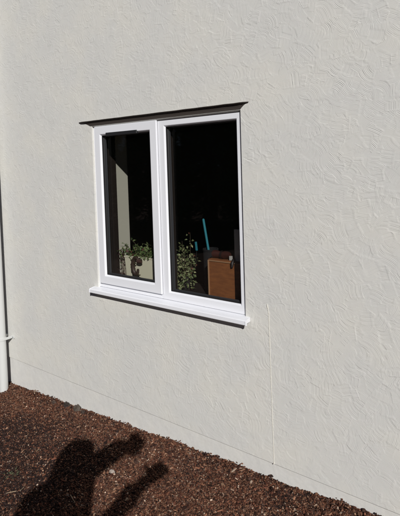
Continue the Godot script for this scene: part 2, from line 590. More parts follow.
func build_window() -> void:
	var t := thing("window", Vector3(0.57, SILL_Y, -0.03), "white plastic two-light window with opening casement and fixed pane", "window")
	var zf := -0.010
	var zb := -0.090
	var xm := 0.5705
	var xb := 1.134
	var ya := SILL_Y
	var yb := HEAD_Y + 0.012
	# fixed light frame and opening light frame, side by side
	var st := new_st()
	ring(st, xm, xb, ya, yb, [[0.0, zf - 0.03], [0.0, zf], [0.040, zf], [0.0425, zf - 0.002], [0.0475, zf - 0.009], [0.0485, zf - 0.012], [0.0485, zf - 0.030], [0.0, zf - 0.030]])
	ring(st, 0.022, xm - 0.002, ya, yb, [[0.0, zf - 0.03], [0.0, zf], [0.026, zf - 0.001], [0.026, zf - 0.025], [0.050, zf - 0.027], [0.050, zf - 0.030], [0.0, zf - 0.030]])
	obj("frame", st, M.upvc, t)
	# brown foiled room side of the frame
	st = new_st()
	ring(st, xm, xb, ya, yb, [[0.0, zf - 0.031], [0.042, zf - 0.031], [0.042, zf - 0.060], [0.040, zb], [0.0, zb]])
	ring(st, 0.022, xm - 0.002, ya, yb, [[0.0, zf - 0.031], [0.049, zf - 0.031], [0.049, zf - 0.060], [0.047, zb], [0.0, zb]])
	obj("inner_frame", st, M.lining, t)
	# black glazing rubber lines the rebate down to the glass
	st = new_st()
	ring(st, xm + 0.0475, xb - 0.0475, ya + 0.0475, yb - 0.0475, [[0.0, zf - 0.010], [0.0025, zf - 0.009], [0.003, zf - 0.022], [0.006, zf - 0.0245], [0.006, zf - 0.027]])
	obj("gasket", st, M.gasket, t)
	st = new_st()
	box(st, Vector3(xm + 0.044, ya + 0.044, zf - 0.047), Vector3(xb - 0.044, yb - 0.044, zf - 0.025))
	var gp := obj("glass_pane", st, M.glass, t)
	st = new_st()
	ring(st, xm + 0.046, xb - 0.046, ya + 0.046, yb - 0.046, [[0.0, zf - 0.030], [0.009, zf - 0.030], [0.009, zf - 0.042], [0.0, zf - 0.042]])
	obj("spacer_bar", st, M.spacer, gp)
	# casement
	var sx0 := 0.042
	var sx1 := 0.566
	var sy0 := ya + 0.027
	var sy1 := yb - 0.008
	var zs := zf + 0.014
	st = new_st()
	ring(st, sx0, sx1, sy0, sy1, [[0.006, zs - 0.028], [0.004, zs - 0.018], [0.0, zs - 0.014], [0.0, zs - 0.0025], [0.0025, zs], [0.048, zs], [0.051, zs - 0.002], [0.0575, zs - 0.010], [0.0585, zs - 0.013], [0.0585, zs - 0.028], [0.006, zs - 0.028]])
	var sash := obj("casement", st, M.upvc, t)
	st = new_st()
	ring(st, sx0 + 0.0575, sx1 - 0.0575, sy0 + 0.0575, sy1 - 0.0575, [[0.0, zs - 0.011], [0.0025, zs - 0.010], [0.003, zs - 0.022], [0.006, zs - 0.0245], [0.006, zs - 0.027]])
	obj("gasket", st, M.gasket, sash)
	st = new_st()
	box(st, Vector3(sx0 + 0.054, sy0 + 0.054, zs - 0.047), Vector3(sx1 - 0.054, sy1 - 0.054, zs - 0.025))
	var gp2 := obj("glass_pane", st, M.glass, sash)
	st = new_st()
	ring(st, sx0 + 0.056, sx1 - 0.056, sy0 + 0.056, sy1 - 0.056, [[0.0, zs - 0.030], [0.009, zs - 0.030], [0.009, zs - 0.042], [0.0, zs - 0.042]])
	obj("spacer_bar", st, M.spacer, gp2)
	# dark slot vent at the lower edge of the top rail
	st = new_st()
	box(st, Vector3(0.152, sy1 - 0.064, zs - 0.016), Vector3(0.418, sy1 - 0.043, zs + 0.006), 0.002)
	var vent := obj("trickle_vent", st, M.vent, sash)
	vent.set_meta("label", "dark slot vent under the casement's top rail")
	# rubber seal showing as a thin dark line round the casement
	st = new_st()
	ring(st, sx0 - 0.0015, sx1 + 0.0015, sy0 - 0.0015, sy1 + 0.0015, [[0.0, zf + 0.0008], [0.006, zf + 0.0012]])
	obj("weather_seal", st, M.gasket, t)
	# sill with slightly larger end caps
	var prof := [Vector2(-0.088, 0.002), Vector2(-0.010, 0.000), Vector2(0.040, -0.007), Vector2(0.046, -0.011), Vector2(0.047, -0.029), Vector2(0.044, -0.032), Vector2(0.039, -0.032), Vector2(0.037, -0.022), Vector2(-0.010, -0.020), Vector2(-0.088, -0.020)]
	st = new_st()
	extrude_x(st, prof, -0.014, 1.146, ya - 0.0025)
	var sl := obj("sill", st, M.upvc, t)
	for s in [0, 1]:
		st = new_st()
		var big := []
		for v in [Vector2(0.004, -0.001), Vector2(0.041, -0.0055), Vector2(0.0480, -0.0105), Vector2(0.0488, -0.030), Vector2(0.045, -0.0338), Vector2(0.0375, -0.0338), Vector2(0.035, -0.024), Vector2(0.004, -0.022)]:
			big.append(v)
		var xs := [-0.018, -0.0135] if s == 0 else [1.1455, 1.150]
		extrude_x(st, big, xs[0], xs[1], ya - 0.0025)
		obj("end_cap", st, M.upvc, sl)

func extrude_x(st: SurfaceTool, prof: Array, xa: float, xb: float, y: float) -> void:
	var n := prof.size()
	var c := Vector2.ZERO
	for v in prof: c += v / n
	for i in n:
		var a: Vector2 = prof[i]
		var b: Vector2 = prof[(i + 1) % n]
		var m := (a + b) * 0.5 - c
		quad(st, Vector3(xa, y + a.y, a.x), Vector3(xb, y + a.y, a.x), Vector3(xb, y + b.y, b.x), Vector3(xa, y + b.y, b.x), Vector3(0, m.y, m.x))
	var poly := PackedVector2Array(prof)
	var ids := Geometry2D.triangulate_polygon(poly)
	for e in [[xa, Vector3.LEFT], [xb, Vector3.RIGHT]]:
		for k in range(0, ids.size(), 3):
			var p := []
			for j in 3: p.append(Vector3(e[0], y + poly[ids[k + j]].y, poly[ids[k + j]].x))
			if ((p[2] - p[0]).cross(p[1] - p[0])).dot(e[1]) > 0: tri(st, p[0], p[1], p[2])
			else: tri(st, p[0], p[2], p[1])

func build_pipe() -> void:
	var c := Vector3(-1.052, 0, 0.076)
	var t := thing("downpipe", c, "white plastic downpipe clipped to the wall at the left edge", "downpipe")
	var st := new_st()
	var y0 := ground_h(c.x, c.z) - 0.05
	var r := 0.034
	var pts := []
	var rad := []
	for i in 24:
		pts.append(Vector3(c.x, lerpf(y0, 4.9, i / 23.0), c.z))
		rad.append(r)
	tube(st, pts, rad, 28)
	obj("pipe", st, M.pipe, t)
	for y in [0.352, 3.2, 4.7]:
		st = new_st()
		ring_band(st, Vector3(c.x, y - 0.011, c.z), r + 0.0035, 0.022)
		# flat feet against the wall on both sides
		for s in [-1.0, 1.0]:
			box(st, Vector3(c.x + s * 0.048 - 0.016, y - 0.010, 0.001), Vector3(c.x + s * 0.048 + 0.016, y + 0.010, 0.010), 0.002)
			box(st, Vector3(c.x + s * 0.036 - 0.0035, y - 0.0095, 0.0095), Vector3(c.x + s * 0.036 + 0.0035, y + 0.0095, c.z), 0.001)
		var b := obj("bracket", st, M.pipe, t)
		for s in [-1.0, 1.0]:
			st = new_st()
			lathe_z(st, Vector3(c.x + s * 0.053, y, 0.0098), 0.0035, 0.0025)
			obj("screw", st, M.spacer, b)

func ring_band(st: SurfaceTool, c: Vector3, r: float, h: float) -> void:
	lathe(st, c, [[r - 0.003, 0.0], [r, 0.001], [r, h - 0.001], [r - 0.003, h]], 28)

func lathe_z(st: SurfaceTool, c: Vector3, r: float, h: float) -> void:
	for k in 10:
		var a := TAU * k / 10
		var b := TAU * (k + 1) / 10
		var p := Vector3(cos(a), sin(a), 0)
		var q := Vector3(cos(b), sin(b), 0)
		quad(st, c + p * r, c + q * r, c + q * r * 0.8 + Vector3(0, 0, h), c + p * r * 0.8 + Vector3(0, 0, h), p)
		tri(st, c + Vector3(0, 0, h), c + p * r * 0.8 + Vector3(0, 0, h), c + q * r * 0.8 + Vector3(0, 0, h))

func build_ground() -> void:
	var xs := []
	var zs := []
	for v in [-600, -200, -80, -40, -22, -14, -9, -6.5, -5, -4, -3.2, -2.6]: xs.append(float(v))
	var x := -2.2
	while x < 3.0:
		xs.append(x)
		x += 0.024
	for v in [3.3, 3.8, 4.5, 6, 9, 14, 22, 40, 80, 200, 600]: xs.append(float(v))
	for v in [-600, -100, -20, -5]: zs.append(float(v))
	var z := -0.2
	while z < 1.8:
		zs.append(z)
		z += 0.024
	for v in [2.0, 2.3, 2.7, 3.2, 4, 5, 7, 10, 16, 30, 60, 150, 600]: zs.append(float(v))
	var st := new_st()
	for j in zs.size():
		for i in xs.size():
			var y := ground_h(xs[i], zs[j])
			if zs[j] < -0.21: y -= 0.35
			st.add_vertex(Vector3(xs[i], y - 0.006, zs[j]))
	var n := xs.size()
	for j in zs.size() - 1:
		for i in n - 1:
			var a := j * n + i
			for k in [a, a + 1, a + n + 1, a, a + n + 1, a + n]: st.add_index(k)
	st.generate_normals()
	var o := obj("ground", st, M.ground)
	meta(o, "", "", "", "structure")
	# loose chips of bark and crumbs of soil
	var variants := []
	for v in 3:
		var cs := new_st()
		chip(cs, v)
		variants.append(cs.commit())
	var tones := [Color(0.125, 0.048, 0.029), Color(0.072, 0.029, 0.019), Color(0.165, 0.070, 0.040), Color(0.034, 0.018, 0.014), Color(0.19, 0.095, 0.056), Color(0.085, 0.047, 0.035)]
	var names := ["bark_mulch", "soil_crumbs", "bark_flakes"]
	var labels := ["reddish brown bark chips covering the bed along the wall", "dark brown soil crumbs between the bark chips", "small split bark flakes scattered over the bed"]
	for v in 3:
		var mm := MultiMesh.new()
		mm.transform_format = MultiMesh.TRANSFORM_3D
		mm.use_colors = true
		mm.mesh = variants[v]
		var total := 120000
		mm.instance_count = total
		for i in total:
			var px := rng.randf_range(-2.1, 2.9)
			var pz := 0.0
			if i < total * 0.80:
				px = rng.randf_range(-1.6, 2.1)
				pz = rng.randf_range(-0.010, 1.05)
			else:
				pz = rng.randf_range(0.0, 1.75)
			var s := 0.0023 + 0.0047 * pow(rng.randf(), 2.6)
			if rng.randf() < 0.03: s *= 1.7
			if pz < 0.06: s *= 1.15
			var b := Basis(rdir(), rng.randf() * TAU)
			b = Basis(Vector3.UP, rng.randf() * TAU) * Basis(Vector3(rng.randfn(0, 1), 0.2, rng.randfn(0, 1)).normalized(), rng.randfn(0.0, 0.55))
			var lift := rng.randf_range(-0.3, 0.7) * s
			if pz < 0.05: lift += rng.randf() * rng.randf() * 0.022 * smoothstep(-0.25, 0.45, noise.get_noise_1d(px * 260.0))
			var py := ground_h(px, pz) + lift
			mm.set_instance_transform(i, Transform3D(b.scaled(Vector3(s, s, s)), Vector3(px, py, pz)))
			var c: Color = tones[rng.randi() % tones.size()]
			var q := rng.randf()
			if q > 0.972: c = Color(0.42, 0.31, 0.23)
			elif q > 0.93: c = Color(0.27, 0.16, 0.10)
			# more chips take one dark brown tone out to the left, in patches
			var dark_share := noise.get_noise_2d(px * 130.0 + 300.0, pz * 130.0) * 0.8 + smoothstep(0.62, -0.2, px - pz * 0.25) * smoothstep(0.10, 0.42, pz + noise.get_noise_2d(px * 200.0, pz * 200.0) * 0.12)
			dark_share = clampf(dark_share, 0.0, 1.0)
			if rng.randf() < 0.62 * dark_share: c = Color(0.030, 0.019, 0.017)
			var gr := (c.r + c.g + c.b) / 3.0
			c = c.lerp(Color(gr, gr, gr), 0.06) * 0.90 * exp(rng.randfn(0.0, 0.30))
			c.a = 1.0
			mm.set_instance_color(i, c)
		var mi := MultiMeshInstance3D.new()
		mi.multimesh = mm
		mi.material_override = M.chip
		mi.name = names[v]
		add_child(mi)
		meta(mi, labels[v], ["mulch", "soil", "mulch"][v], "", "stuff")

func chip(st: SurfaceTool, v: int) -> void:
	var prop: Vector3 = [Vector3(1.25, 0.38, 0.75), Vector3(0.8, 0.62, 0.7), Vector3(1.7, 0.24, 0.6)][v]
	var r := RandomNumberGenerator.new()
	r.seed = 90 + v
	var top := []
	var bot := []
	var n := 5 + v % 2
	for k in n:
		var a := TAU * k / n + r.randf_range(-0.3, 0.3)
		var w := r.randf_range(0.7, 1.1)
		top.append(Vector3(cos(a) * w * 0.8, r.randf_range(0.6, 1.0), sin(a) * w * 0.8) * prop)
		bot.append(Vector3(cos(a) * w, r.randf_range(-0.7, -0.1), sin(a) * w) * prop)
	var ct := Vector3(0.1, 1.0, 0.0) * prop
	for k in n:
		var j := (k + 1) % n
		tri(st, ct, top[k], top[j])
		tri(st, Vector3(0, -0.7, 0) * prop, bot[j], bot[k])
		quad(st, top[k], top[j], bot[j], bot[k], top[k] + bot[k] - Vector3(0, top[k].y + bot[k].y, 0))

func stone(at: Vector3, size: Vector3, col: Color, seed_: int, label: String, group := "") -> void:
	var t := new_st()
	var r := RandomNumberGenerator.new()
	r.seed = seed_
	var f := FastNoiseLite.new()
	f.seed = seed_
	f.frequency = 0.9
	var P := func(i: int, j: int) -> Vector3:
		var th := PI * j / 9.0
		var ph := TAU * (i % 14) / 14.0
		var d := Vector3(sin(th) * cos(ph), cos(th), sin(th) * sin(ph))
		var k := 1.0 + 0.6 * f.get_noise_3dv(d * 1.9) + 0.25 * f.get_noise_3dv(d * 5.0)
		return at + d * k * size
	for j in 9:
		for i in 14:
			var a: Vector3 = P.call(i, j)
			t.set_color(col * (0.9 + 0.2 * r.randf()))
			quad(t, a, P.call(i + 1, j), P.call(i + 1, j + 1), P.call(i, j + 1), a - at)
	var o := obj("stone", t, M.vcol)
	meta(o, label, "stone", group)

func build_ground_things() -> void:
	# lumps that lie against the plinth
	var list := [[-0.345, 0.018, 0.024, 0.035, 0.026, 0.021, "dark lump of soil against the plinth, beside the pale stone"], [-0.232, 0.020, 0.026, 0.085, 0.066, 0.052, "pale grey brown stone against the plinth, largest along the wall"], [-0.165, 0.022, 0.015, 0.045, 0.030, 0.023, "small brown stone right of the pale stone at the plinth"], [-0.47, 0.035, 0.016, 0.06, 0.04, 0.03, "small brown stone left of the dark soil lump at the plinth"]]
	var k := 0
	for a in list:
		stone(Vector3(a[0], ground_h(a[0], a[1]) + a[2] * 0.35, a[1]), Vector3(1.15, 0.95, 0.8) * a[2], Color(a[3], a[4], a[5]), 40 + k, a[6])
		k += 1
	stone(Vector3(0.481, ground_h(0.481, 0.353) + 0.006, 0.353), Vector3(0.016, 0.009, 0.011), Color(0.34, 0.29, 0.25), 51, "small pale pebble on the bark between the shadowed arms")
	# weed at the left, thin dry stalks next to it
	var wt := thing("weed", Vector3(0.023, ground_h(0.023, 0.654), 0.654), "small faded green weed growing in the bark at left", "weed")
	var st := new_st()
	for i in 30:
		var a := rng.randf() * TAU
		var d := Vector3(cos(a), rng.randf_range(-0.1, 0.6), sin(a)).normalized()
		leaf(st, wt.position + Vector3(cos(a), 0.3, sin(a)) * rng.randf() * 0.036, d, Vector3.UP + d * 0.1, rng.randf_range(0.010, 0.024), rng.randf_range(0.006, 0.012), Color(0.075, 0.082, 0.042) * rng.randf_range(0.6, 1.2))
	obj("leaves", st, M.leafy, wt)
	k = 0
	for a in [[0.188, 0.698, 0.055, 0.9, 0.020, "short pale dry stalk standing in the bark near the shadow's back"], [0.150, 0.735, 0.050, 2.1, 0.004, "pale dry stalk lying on the bark by the shadow's back"], [0.47, 0.60, 0.07, 0.35, 0.004, "dry stalk lying inside the shadow of the photographer"], [-0.06, 0.44, 0.03, 1.2, 0.003, "tiny pale twig on the bark above the green weed"]]:
		var s2 := new_st()
		var p0 := Vector3(a[0], ground_h(a[0], a[1]) + 0.006, a[1])
		var d: Vector3 = Vector3(cos(a[3]), 0, sin(a[3])) * a[2]
		tube(s2, [p0 - d * 0.5, p0 + Vector3(0, a[4] * 0.4 + 0.002, 0.002), p0 + d * 0.5 + Vector3(0, a[4], 0)], [0.0022, 0.002, 0.0012], 6)
		var o := obj("dry_stalk", s2, M.straw)
		meta(o, a[5], "stalk")
	# fallen bits of dry leaf
	for i in 26:
		var lx := rng.randf_range(-1.0, 1.5)
		var lz := rng.randf_range(0.05, 0.85)
		if lz > 0.9 * (1.0 - absf(lx - 0.25) / 1.5): continue
		var s3 := new_st()
		var ang := rng.randf() * TAU
		leaf(s3, Vector3(lx, ground_h(lx, lz) + 0.009, lz), Vector3(cos(ang), rng.randf_range(-0.05, 0.15), sin(ang)).normalized(), Vector3(rng.randfn(0, 0.3), 1, rng.randfn(0, 0.3)).normalized(), rng.randf_range(0.014, 0.026), rng.randf_range(0.007, 0.013), Color(0.26, 0.18, 0.12) * rng.randf_range(0.6, 1.15))
		var o := obj("dry_leaf", s3, M.vcol)
		meta(o, "tiny curled dry leaf scrap lying on the bark", "leaf", "dry leaf scraps on the bed")

func build_room() -> void:
	# dark room behind the window, closed on all sides
	var lo := Vector3(-2.2, 0.0, -4.3)
	var hi := Vector3(2.9, 2.45, -0.302)
	var w := 0.15
	for a in [["room_floor", Vector3(lo.x - w, lo.y - w, lo.z - w), Vector3(hi.x + w, lo.y, hi.z), M.room_floor], ["room_ceiling", Vector3(lo.x - w, hi.y, lo.z - w), Vector3(hi.x + w, hi.y + w, hi.z), M.room], ["room_wall_left", Vector3(lo.x - w, lo.y, lo.z), Vector3(lo.x, hi.y, hi.z), M.room], ["room_wall_right", Vector3(hi.x, lo.y, lo.z), Vector3(hi.x + w, hi.y, hi.z), M.room], ["room_wall_back", Vector3(lo.x - w, lo.y, lo.z - w), Vector3(hi.x + w, hi.y, lo.z), M.room]]:
		var st := new_st()
		box(st, a[1], a[2])
		var o := obj(a[0], st, a[3])
		meta(o, "", "", "", "structure")

# ------------------------------------------------------------------ things behind the panes
func build_sill_things() -> void:
	var sy := 0.9055
	# cream planter with trailing plant
	var cream := mat(0.68, 0.66, 0.50, 0.55)
	var soil := mat(0.03, 0.022, 0.016, 0.95)
	var c := Vector3(0.255, sy, -0.205)
	var t := thing("planter", c, "cream rectangular planter with trailing green plant behind the casement pane", "planter")
	var xf := Transform3D(Basis(Vector3.UP, 0.10), c)
	var st := new_st()
	planter_shell(st, xf, 0.135, 0.055, 0.170)
	obj("pot", st, cream, t)
	st = new_st()
	box(st, Vector3(-0.125, 0.14, -0.045), Vector3(0.125, 0.148, 0.045), 0.0, xf)
	obj("soil", st, soil, t)
	st = new_st()
	var stems := new_st()
	for i in 80:
		var p0 := xf * Vector3(rng.randf_range(-0.115, 0.11), 0.15, rng.randf_range(-0.04, 0.04))
		var dir := Vector3(rng.randfn(-0.25, 0.8), rng.randf_range(0.4, 1.0), rng.randfn(0.05, 0.5)).normalized()
		var len := rng.randf_range(0.05, 0.15)
		var p1 := p0 + dir * len * 0.6
		var p2 := p1 + (dir + Vector3(0, -0.9, 0)).normalized() * len * 0.5
		tube(stems, [p0, p1, p2], [0.0018, 0.0015, 0.001], 5)
		for j in 11:
			var f := rng.randf()
			var p := p0.lerp(p1, f * 2.0) if f < 0.5 else p1.lerp(p2, f * 2.0 - 1.0)
			var d := (rdir() + Vector3(0, 0.25, 0.3)).normalized()
			var g := Color(0.075, 0.14, 0.045).lerp(Color(0.16, 0.20, 0.075), rng.randf())
			if rng.randf() < 0.12: g = Color(0.12, 0.035, 0.03)
			leaf(st, p, d, (rdir() + Vector3.UP).normalized(), rng.randf_range(0.014, 0.027), rng.randf_range(0.010, 0.018), g)
	obj("foliage", st, M.leafy, t)
	obj("stems", stems, mat(0.06, 0.05, 0.025, 0.8), t)
	# dark curled ornament against the planter
	var oc := c + Vector3(-0.012, 0, 0.075)
	var ot := thing("curled_ornament", Vector3(oc.x, sy, oc.z), "dark brown curled lizard-like ornament against the cream planter", "ornament")
	st = new_st()
	var pts := []
	var rad := []
	for i in 26:
		var f := i / 25.0
		var a := lerpf(0.22, 1.86, f) * PI
		var r := lerpf(0.040, 0.034, f)
		var q := Vector3(cos(a) * r * 0.80 - 0.002, sin(a) * r * 1.42 + 0.112, 0.004)
		if f > 0.8: q += Vector3(-0.010, 0.006, 0) * (f - 0.8) * 5.0
		pts.append(oc + q)
		rad.append(0.0125 * (0.55 + 0.6 * sin(PI * clampf(f * 0.9 + 0.08, 0, 1))) * (1.0 + 0.14 * sin(f * 60.0)))
	tube(st, pts, rad, 9)
	obj("body", st, mat(0.045, 0.028, 0.020, 0.5), ot)
	st = new_st()
	tube(st, [pts[0] + Vector3(-0.012, 0.002, 0.004), pts[0], pts[0] + Vector3(0.018, -0.004, 0.0), pts[0] + Vector3(0.027, -0.007, 0)], [0.012, 0.015, 0.011, 0.004], 9)
	obj("head", st, mat(0.06, 0.03, 0.024, 0.5), ot)
	for f in [9, 22]:
		st = new_st()
		tube(st, [pts[f], pts[f] + Vector3(0.018, -0.012, 0.006), pts[f] + Vector3(0.030, -0.008, 0.006)], [0.006, 0.005, 0.003], 6)
		obj("foot", st, mat(0.055, 0.045, 0.022, 0.5), ot)
	# small pot to the left
	c = Vector3(0.085, sy, -0.215)
	t = thing("small_pot", c, "small pale pot with dark red plant left of the cream planter", "pot")
	xf = Transform3D(Basis(Vector3.UP, -0.05), c)
	st = new_st()
	planter_shell(st, xf, 0.030, 0.045, 0.150)
	obj("pot", st, mat(0.36, 0.32, 0.25, 0.6), t)
	st = new_st()
	for i in 90:
		var p := xf * Vector3(rng.randf_range(-0.03, 0.045), rng.randf_range(0.02, 0.20), rng.randf_range(0.02, 0.07))
		var g := Color(0.06, 0.03, 0.025) if rng.randf() < 0.6 else Color(0.07, 0.10, 0.04)
		leaf(st, p, (rdir() + Vector3(0, -0.2, 0.2)).normalized(), rdir(), rng.randf_range(0.014, 0.026), 0.013, g * rng.randf_range(0.6, 1.2))
	obj("foliage", st, M.leafy, t)
	# bushy variegated plant in the fixed pane
	c = Vector3(0.598, sy, -0.19)
	t = thing("houseplant", c, "bushy variegated houseplant standing left of the brown box", "plant")
	st = new_st()
	lathe(st, c, [[0.030, 0.0], [0.032, 0.002], [0.041, 0.07], [0.044, 0.072], [0.044, 0.085], [0.038, 0.085], [0.036, 0.07], [0.0, 0.068]])
	obj("pot", st, mat(0.02, 0.018, 0.016, 0.5), t)
	st = new_st()
	stems = new_st()
	for i in 26:
		var up := rng.randf_range(0.12, 0.27)
		var a := rng.randf() * TAU
		var lean := rng.randf_range(0.01, 0.075)
		if i == 0:
			up = 0.345
			lean = 0.04
			a = 0.1
		elif i == 1:
			up = 0.29
			a = 3.3
		var p0 := c + Vector3(0, 0.07, 0)
		var p2 := c + Vector3(cos(a) * lean, up, sin(a) * lean * 0.7)
		var p1 := p0.lerp(p2, 0.5) + Vector3(cos(a), 0, sin(a)) * lean * 0.4
		tube(stems, [p0, p1, p2], [0.0022, 0.0018, 0.001], 5)
		for j in (15 if i > 1 else 22):
			var f := pow(rng.randf(), 0.75)
			var p := p0.lerp(p1, f * 2.0) if f < 0.5 else p1.lerp(p2, f * 2.0 - 1.0)
			if f < 0.3 and rng.randf() < 0.4: p.y -= rng.randf() * 0.09; 
			var off := rdir()
			off.y *= 0.4
			p += off * rng.randf() * 0.018
			var d := (off + Vector3(0, 0.15, 0.35)).normalized()
			var g := Color(0.10, 0.14, 0.05).lerp(Color(0.34, 0.34, 0.18), pow(rng.randf(), 1.5))
			if rng.randf() < 0.08: g = Color(0.16, 0.06, 0.04)
			leaf(st, p, d, (rdir() + Vector3(0, 0.8, 0.6)).normalized(), rng.randf_range(0.014, 0.026), rng.randf_range(0.009, 0.016), g)
	# low trailing growth over the pot
	for i in 120:
		var a := rng.randf_range(-0.3, PI + 0.3)
		var p := c + Vector3(cos(a) * 0.052, rng.randf_range(0.015, 0.11), sin(a) * 0.05)
		var g := Color(0.10, 0.14, 0.05).lerp(Color(0.34, 0.34, 0.18), pow(rng.randf(), 1.5))
		leaf(st, p, (Vector3(cos(a), -0.4, sin(a)) + rdir() * 0.7).normalized(), (rdir() + Vector3(0, 0.6, 0.7)).normalized(), rng.randf_range(0.013, 0.025), rng.randf_range(0.009, 0.016), g)
	obj("foliage", st, M.leafy, t)
	obj("stems", stems, mat(0.07, 0.055, 0.03, 0.8), t)
	# teal stick in a black pot, teal label in the plant
	var teal := mat(0.03, 0.22, 0.27, 0.4)
	c = Vector3(0.735, sy, -0.255)
	t = thing("dark_pot", c, "tall black pot between the houseplant and the brown box", "pot")
	st = new_st()
	lathe(st, c, [[0.0, 0.0], [0.040, 0.0], [0.042, 0.004], [0.045, 0.235], [0.047, 0.238], [0.047, 0.248], [0.042, 0.248], [0.040, 0.02], [0.0, 0.018]], 24)
	obj("pot", st, mat(0.006, 0.006, 0.007, 0.9), t)
	st = new_st()
	var q0 := Vector3(0.752, sy + 0.020, -0.262)
	var q1 := Vector3(0.690, 1.330, -0.252)
	tube(st, [q0, q0.lerp(q1, 0.6), q0.lerp(q1, 0.985), q1], [0.0072, 0.0072, 0.0072, 0.0045], 12)
	var so := obj("teal_stick", st, teal)
	meta(so, "slim teal stick standing up out of the black pot", "stick")
	st = new_st()
	box(st, Vector3(-0.0075, 0.0, -0.001), Vector3(0.0075, 0.052, 0.001), 0.0006, Transform3D(Basis(Vector3(0, 0, 1), 0.10), Vector3(0.662, 1.142, -0.215)))
	var lt := thing("plant_label", Vector3(0.664, 1.0, -0.215), "short teal plant label half hidden among the variegated leaves", "plant label")
	obj("blade", st, teal, lt)
	st = new_st()
	tube(st, [Vector3(0.630, 0.965, -0.205), Vector3(0.652, 1.05, -0.214), Vector3(0.6615, 1.146, -0.2152)], [0.0014, 0.0014, 0.0014], 6)
	obj("wire_stem", st, mat(0.02, 0.02, 0.02, 0.5), lt)
	# brown box, dark red roll on top, little things beside it
	c = Vector3(0.925, sy, -0.171)
	t = thing("brown_box", c, "brown upright box behind the lower right corner of the pane", "box")
	st = new_st()
	var wood := StandardMaterial3D.new()
	wood.albedo_texture = mottle([0.235, 0.088, 0.032], 0.22, [0.02, 0.008, 0.0], 0.03, 61, 256)
	wood.uv1_triplanar = true
	wood.uv1_scale = Vector3(1.5, 6, 1.5)
	wood.roughness = 0.5
	box(st, c + Vector3(-0.104, 0.0, -0.065), c + Vector3(0.106, 0.213, 0.062), 0.003)
	obj("body", st, wood, t)
	st = new_st()
	box(st, c + Vector3(-0.1065, 0.0, 0.0585), c + Vector3(-0.0985, 0.216, 0.0665), 0.0015)
	box(st, c + Vector3(-0.098, 0.2105, 0.0585), c + Vector3(0.108, 0.216, 0.0665), 0.0015)
	obj("edge_trim", st, mat(0.36, 0.21, 0.11, 0.5), t)
	st = new_st()
	box(st, c + Vector3(-0.107, 0.2135, -0.068), c + Vector3(0.109, 0.221, 0.058), 0.002)
	obj("lid", st, wood, t)
	var rt := thing("leather_roll", Vector3(0.88, c.y + 0.222, -0.15), "dark red brown leather roll lying on the brown box", "roll")
	st = new_st()
	pts = []
	rad = []
	for i in 14:
		var f := i / 13.0
		pts.append(Vector3(lerpf(0.826, 0.945, f), c.y + 0.2435 + 0.002 * sin(f * 9.0), -0.146 - 0.006 * sin(f * PI)))
		rad.append(0.0215 * (0.90 + 0.10 * sin(f * 11.0)) * (0.72 if i == 0 or i == 13 else 1.0))
	tube(st, pts, rad, 16)
	obj("roll", st, mat(0.050, 0.015, 0.011, 0.45), rt)
	st = new_st()
	ring_x(st, Vector3(0.89, c.y + 0.2435, -0.150), 0.0232, 0.007)
	obj("strap", st, mat(0.015, 0.007, 0.006, 0.5), rt)
	var tt := thing("paper_tag", Vector3(0.962, c.y + 0.221, -0.135), "small pale paper tag on the box beside the roll", "tag")
	st = new_st()
	box(st, Vector3(-0.012, 0.0, -0.001), Vector3(0.010, 0.024, 0.001), 0.0004, Transform3D(Basis(Vector3(0, 1, 0), 0.5) * Basis(Vector3(1, 0, 0), -0.2), Vector3(0.962, c.y + 0.2225, -0.130)))
	obj("card", st, mat(0.30, 0.29, 0.27, 0.7), tt)
	var kt := thing("wire_clip", Vector3(0.985, c.y + 0.221, -0.11), "small black clip hanging over the front of the box lid", "clip")
	st = new_st()
	tube(st, [Vector3(0.972, c.y + 0.227, -0.15), Vector3(0.984, c.y + 0.231, -0.118), Vector3(0.986, c.y + 0.215, -0.100), Vector3(0.985, c.y + 0.193, -0.098)], [0.006, 0.008, 0.010, 0.006], 8)
	obj("clip", st, mat(0.012, 0.01, 0.01, 0.5), kt)
	# pale card standing on the lid at the right
	var bt := thing("pale_card", Vector3(1.008, c.y + 0.2215, -0.130), "pale card standing upright on the right end of the brown box", "card")
	st = new_st()
	box(st, Vector3(0.984, c.y + 0.2215, -0.134), Vector3(1.030, 1.300, -0.128), 0.001)
	obj("card", st, mat(0.78, 0.74, 0.60, 0.7), bt)

func ring_x(st: SurfaceTool, c: Vector3, r: float, w: float) -> void:
	var n := 18
	for k in n:
		var a := TAU * k / n
		var b := TAU * (k + 1) / n
		var p := Vector3(0, cos(a), sin(a)) * r
		var q := Vector3(0, cos(b), sin(b)) * r
		quad(st, c + p - Vector3(w, 0, 0), c + q - Vector3(w, 0, 0), c + q + Vector3(w, 0, 0), c + p + Vector3(w, 0, 0), p)

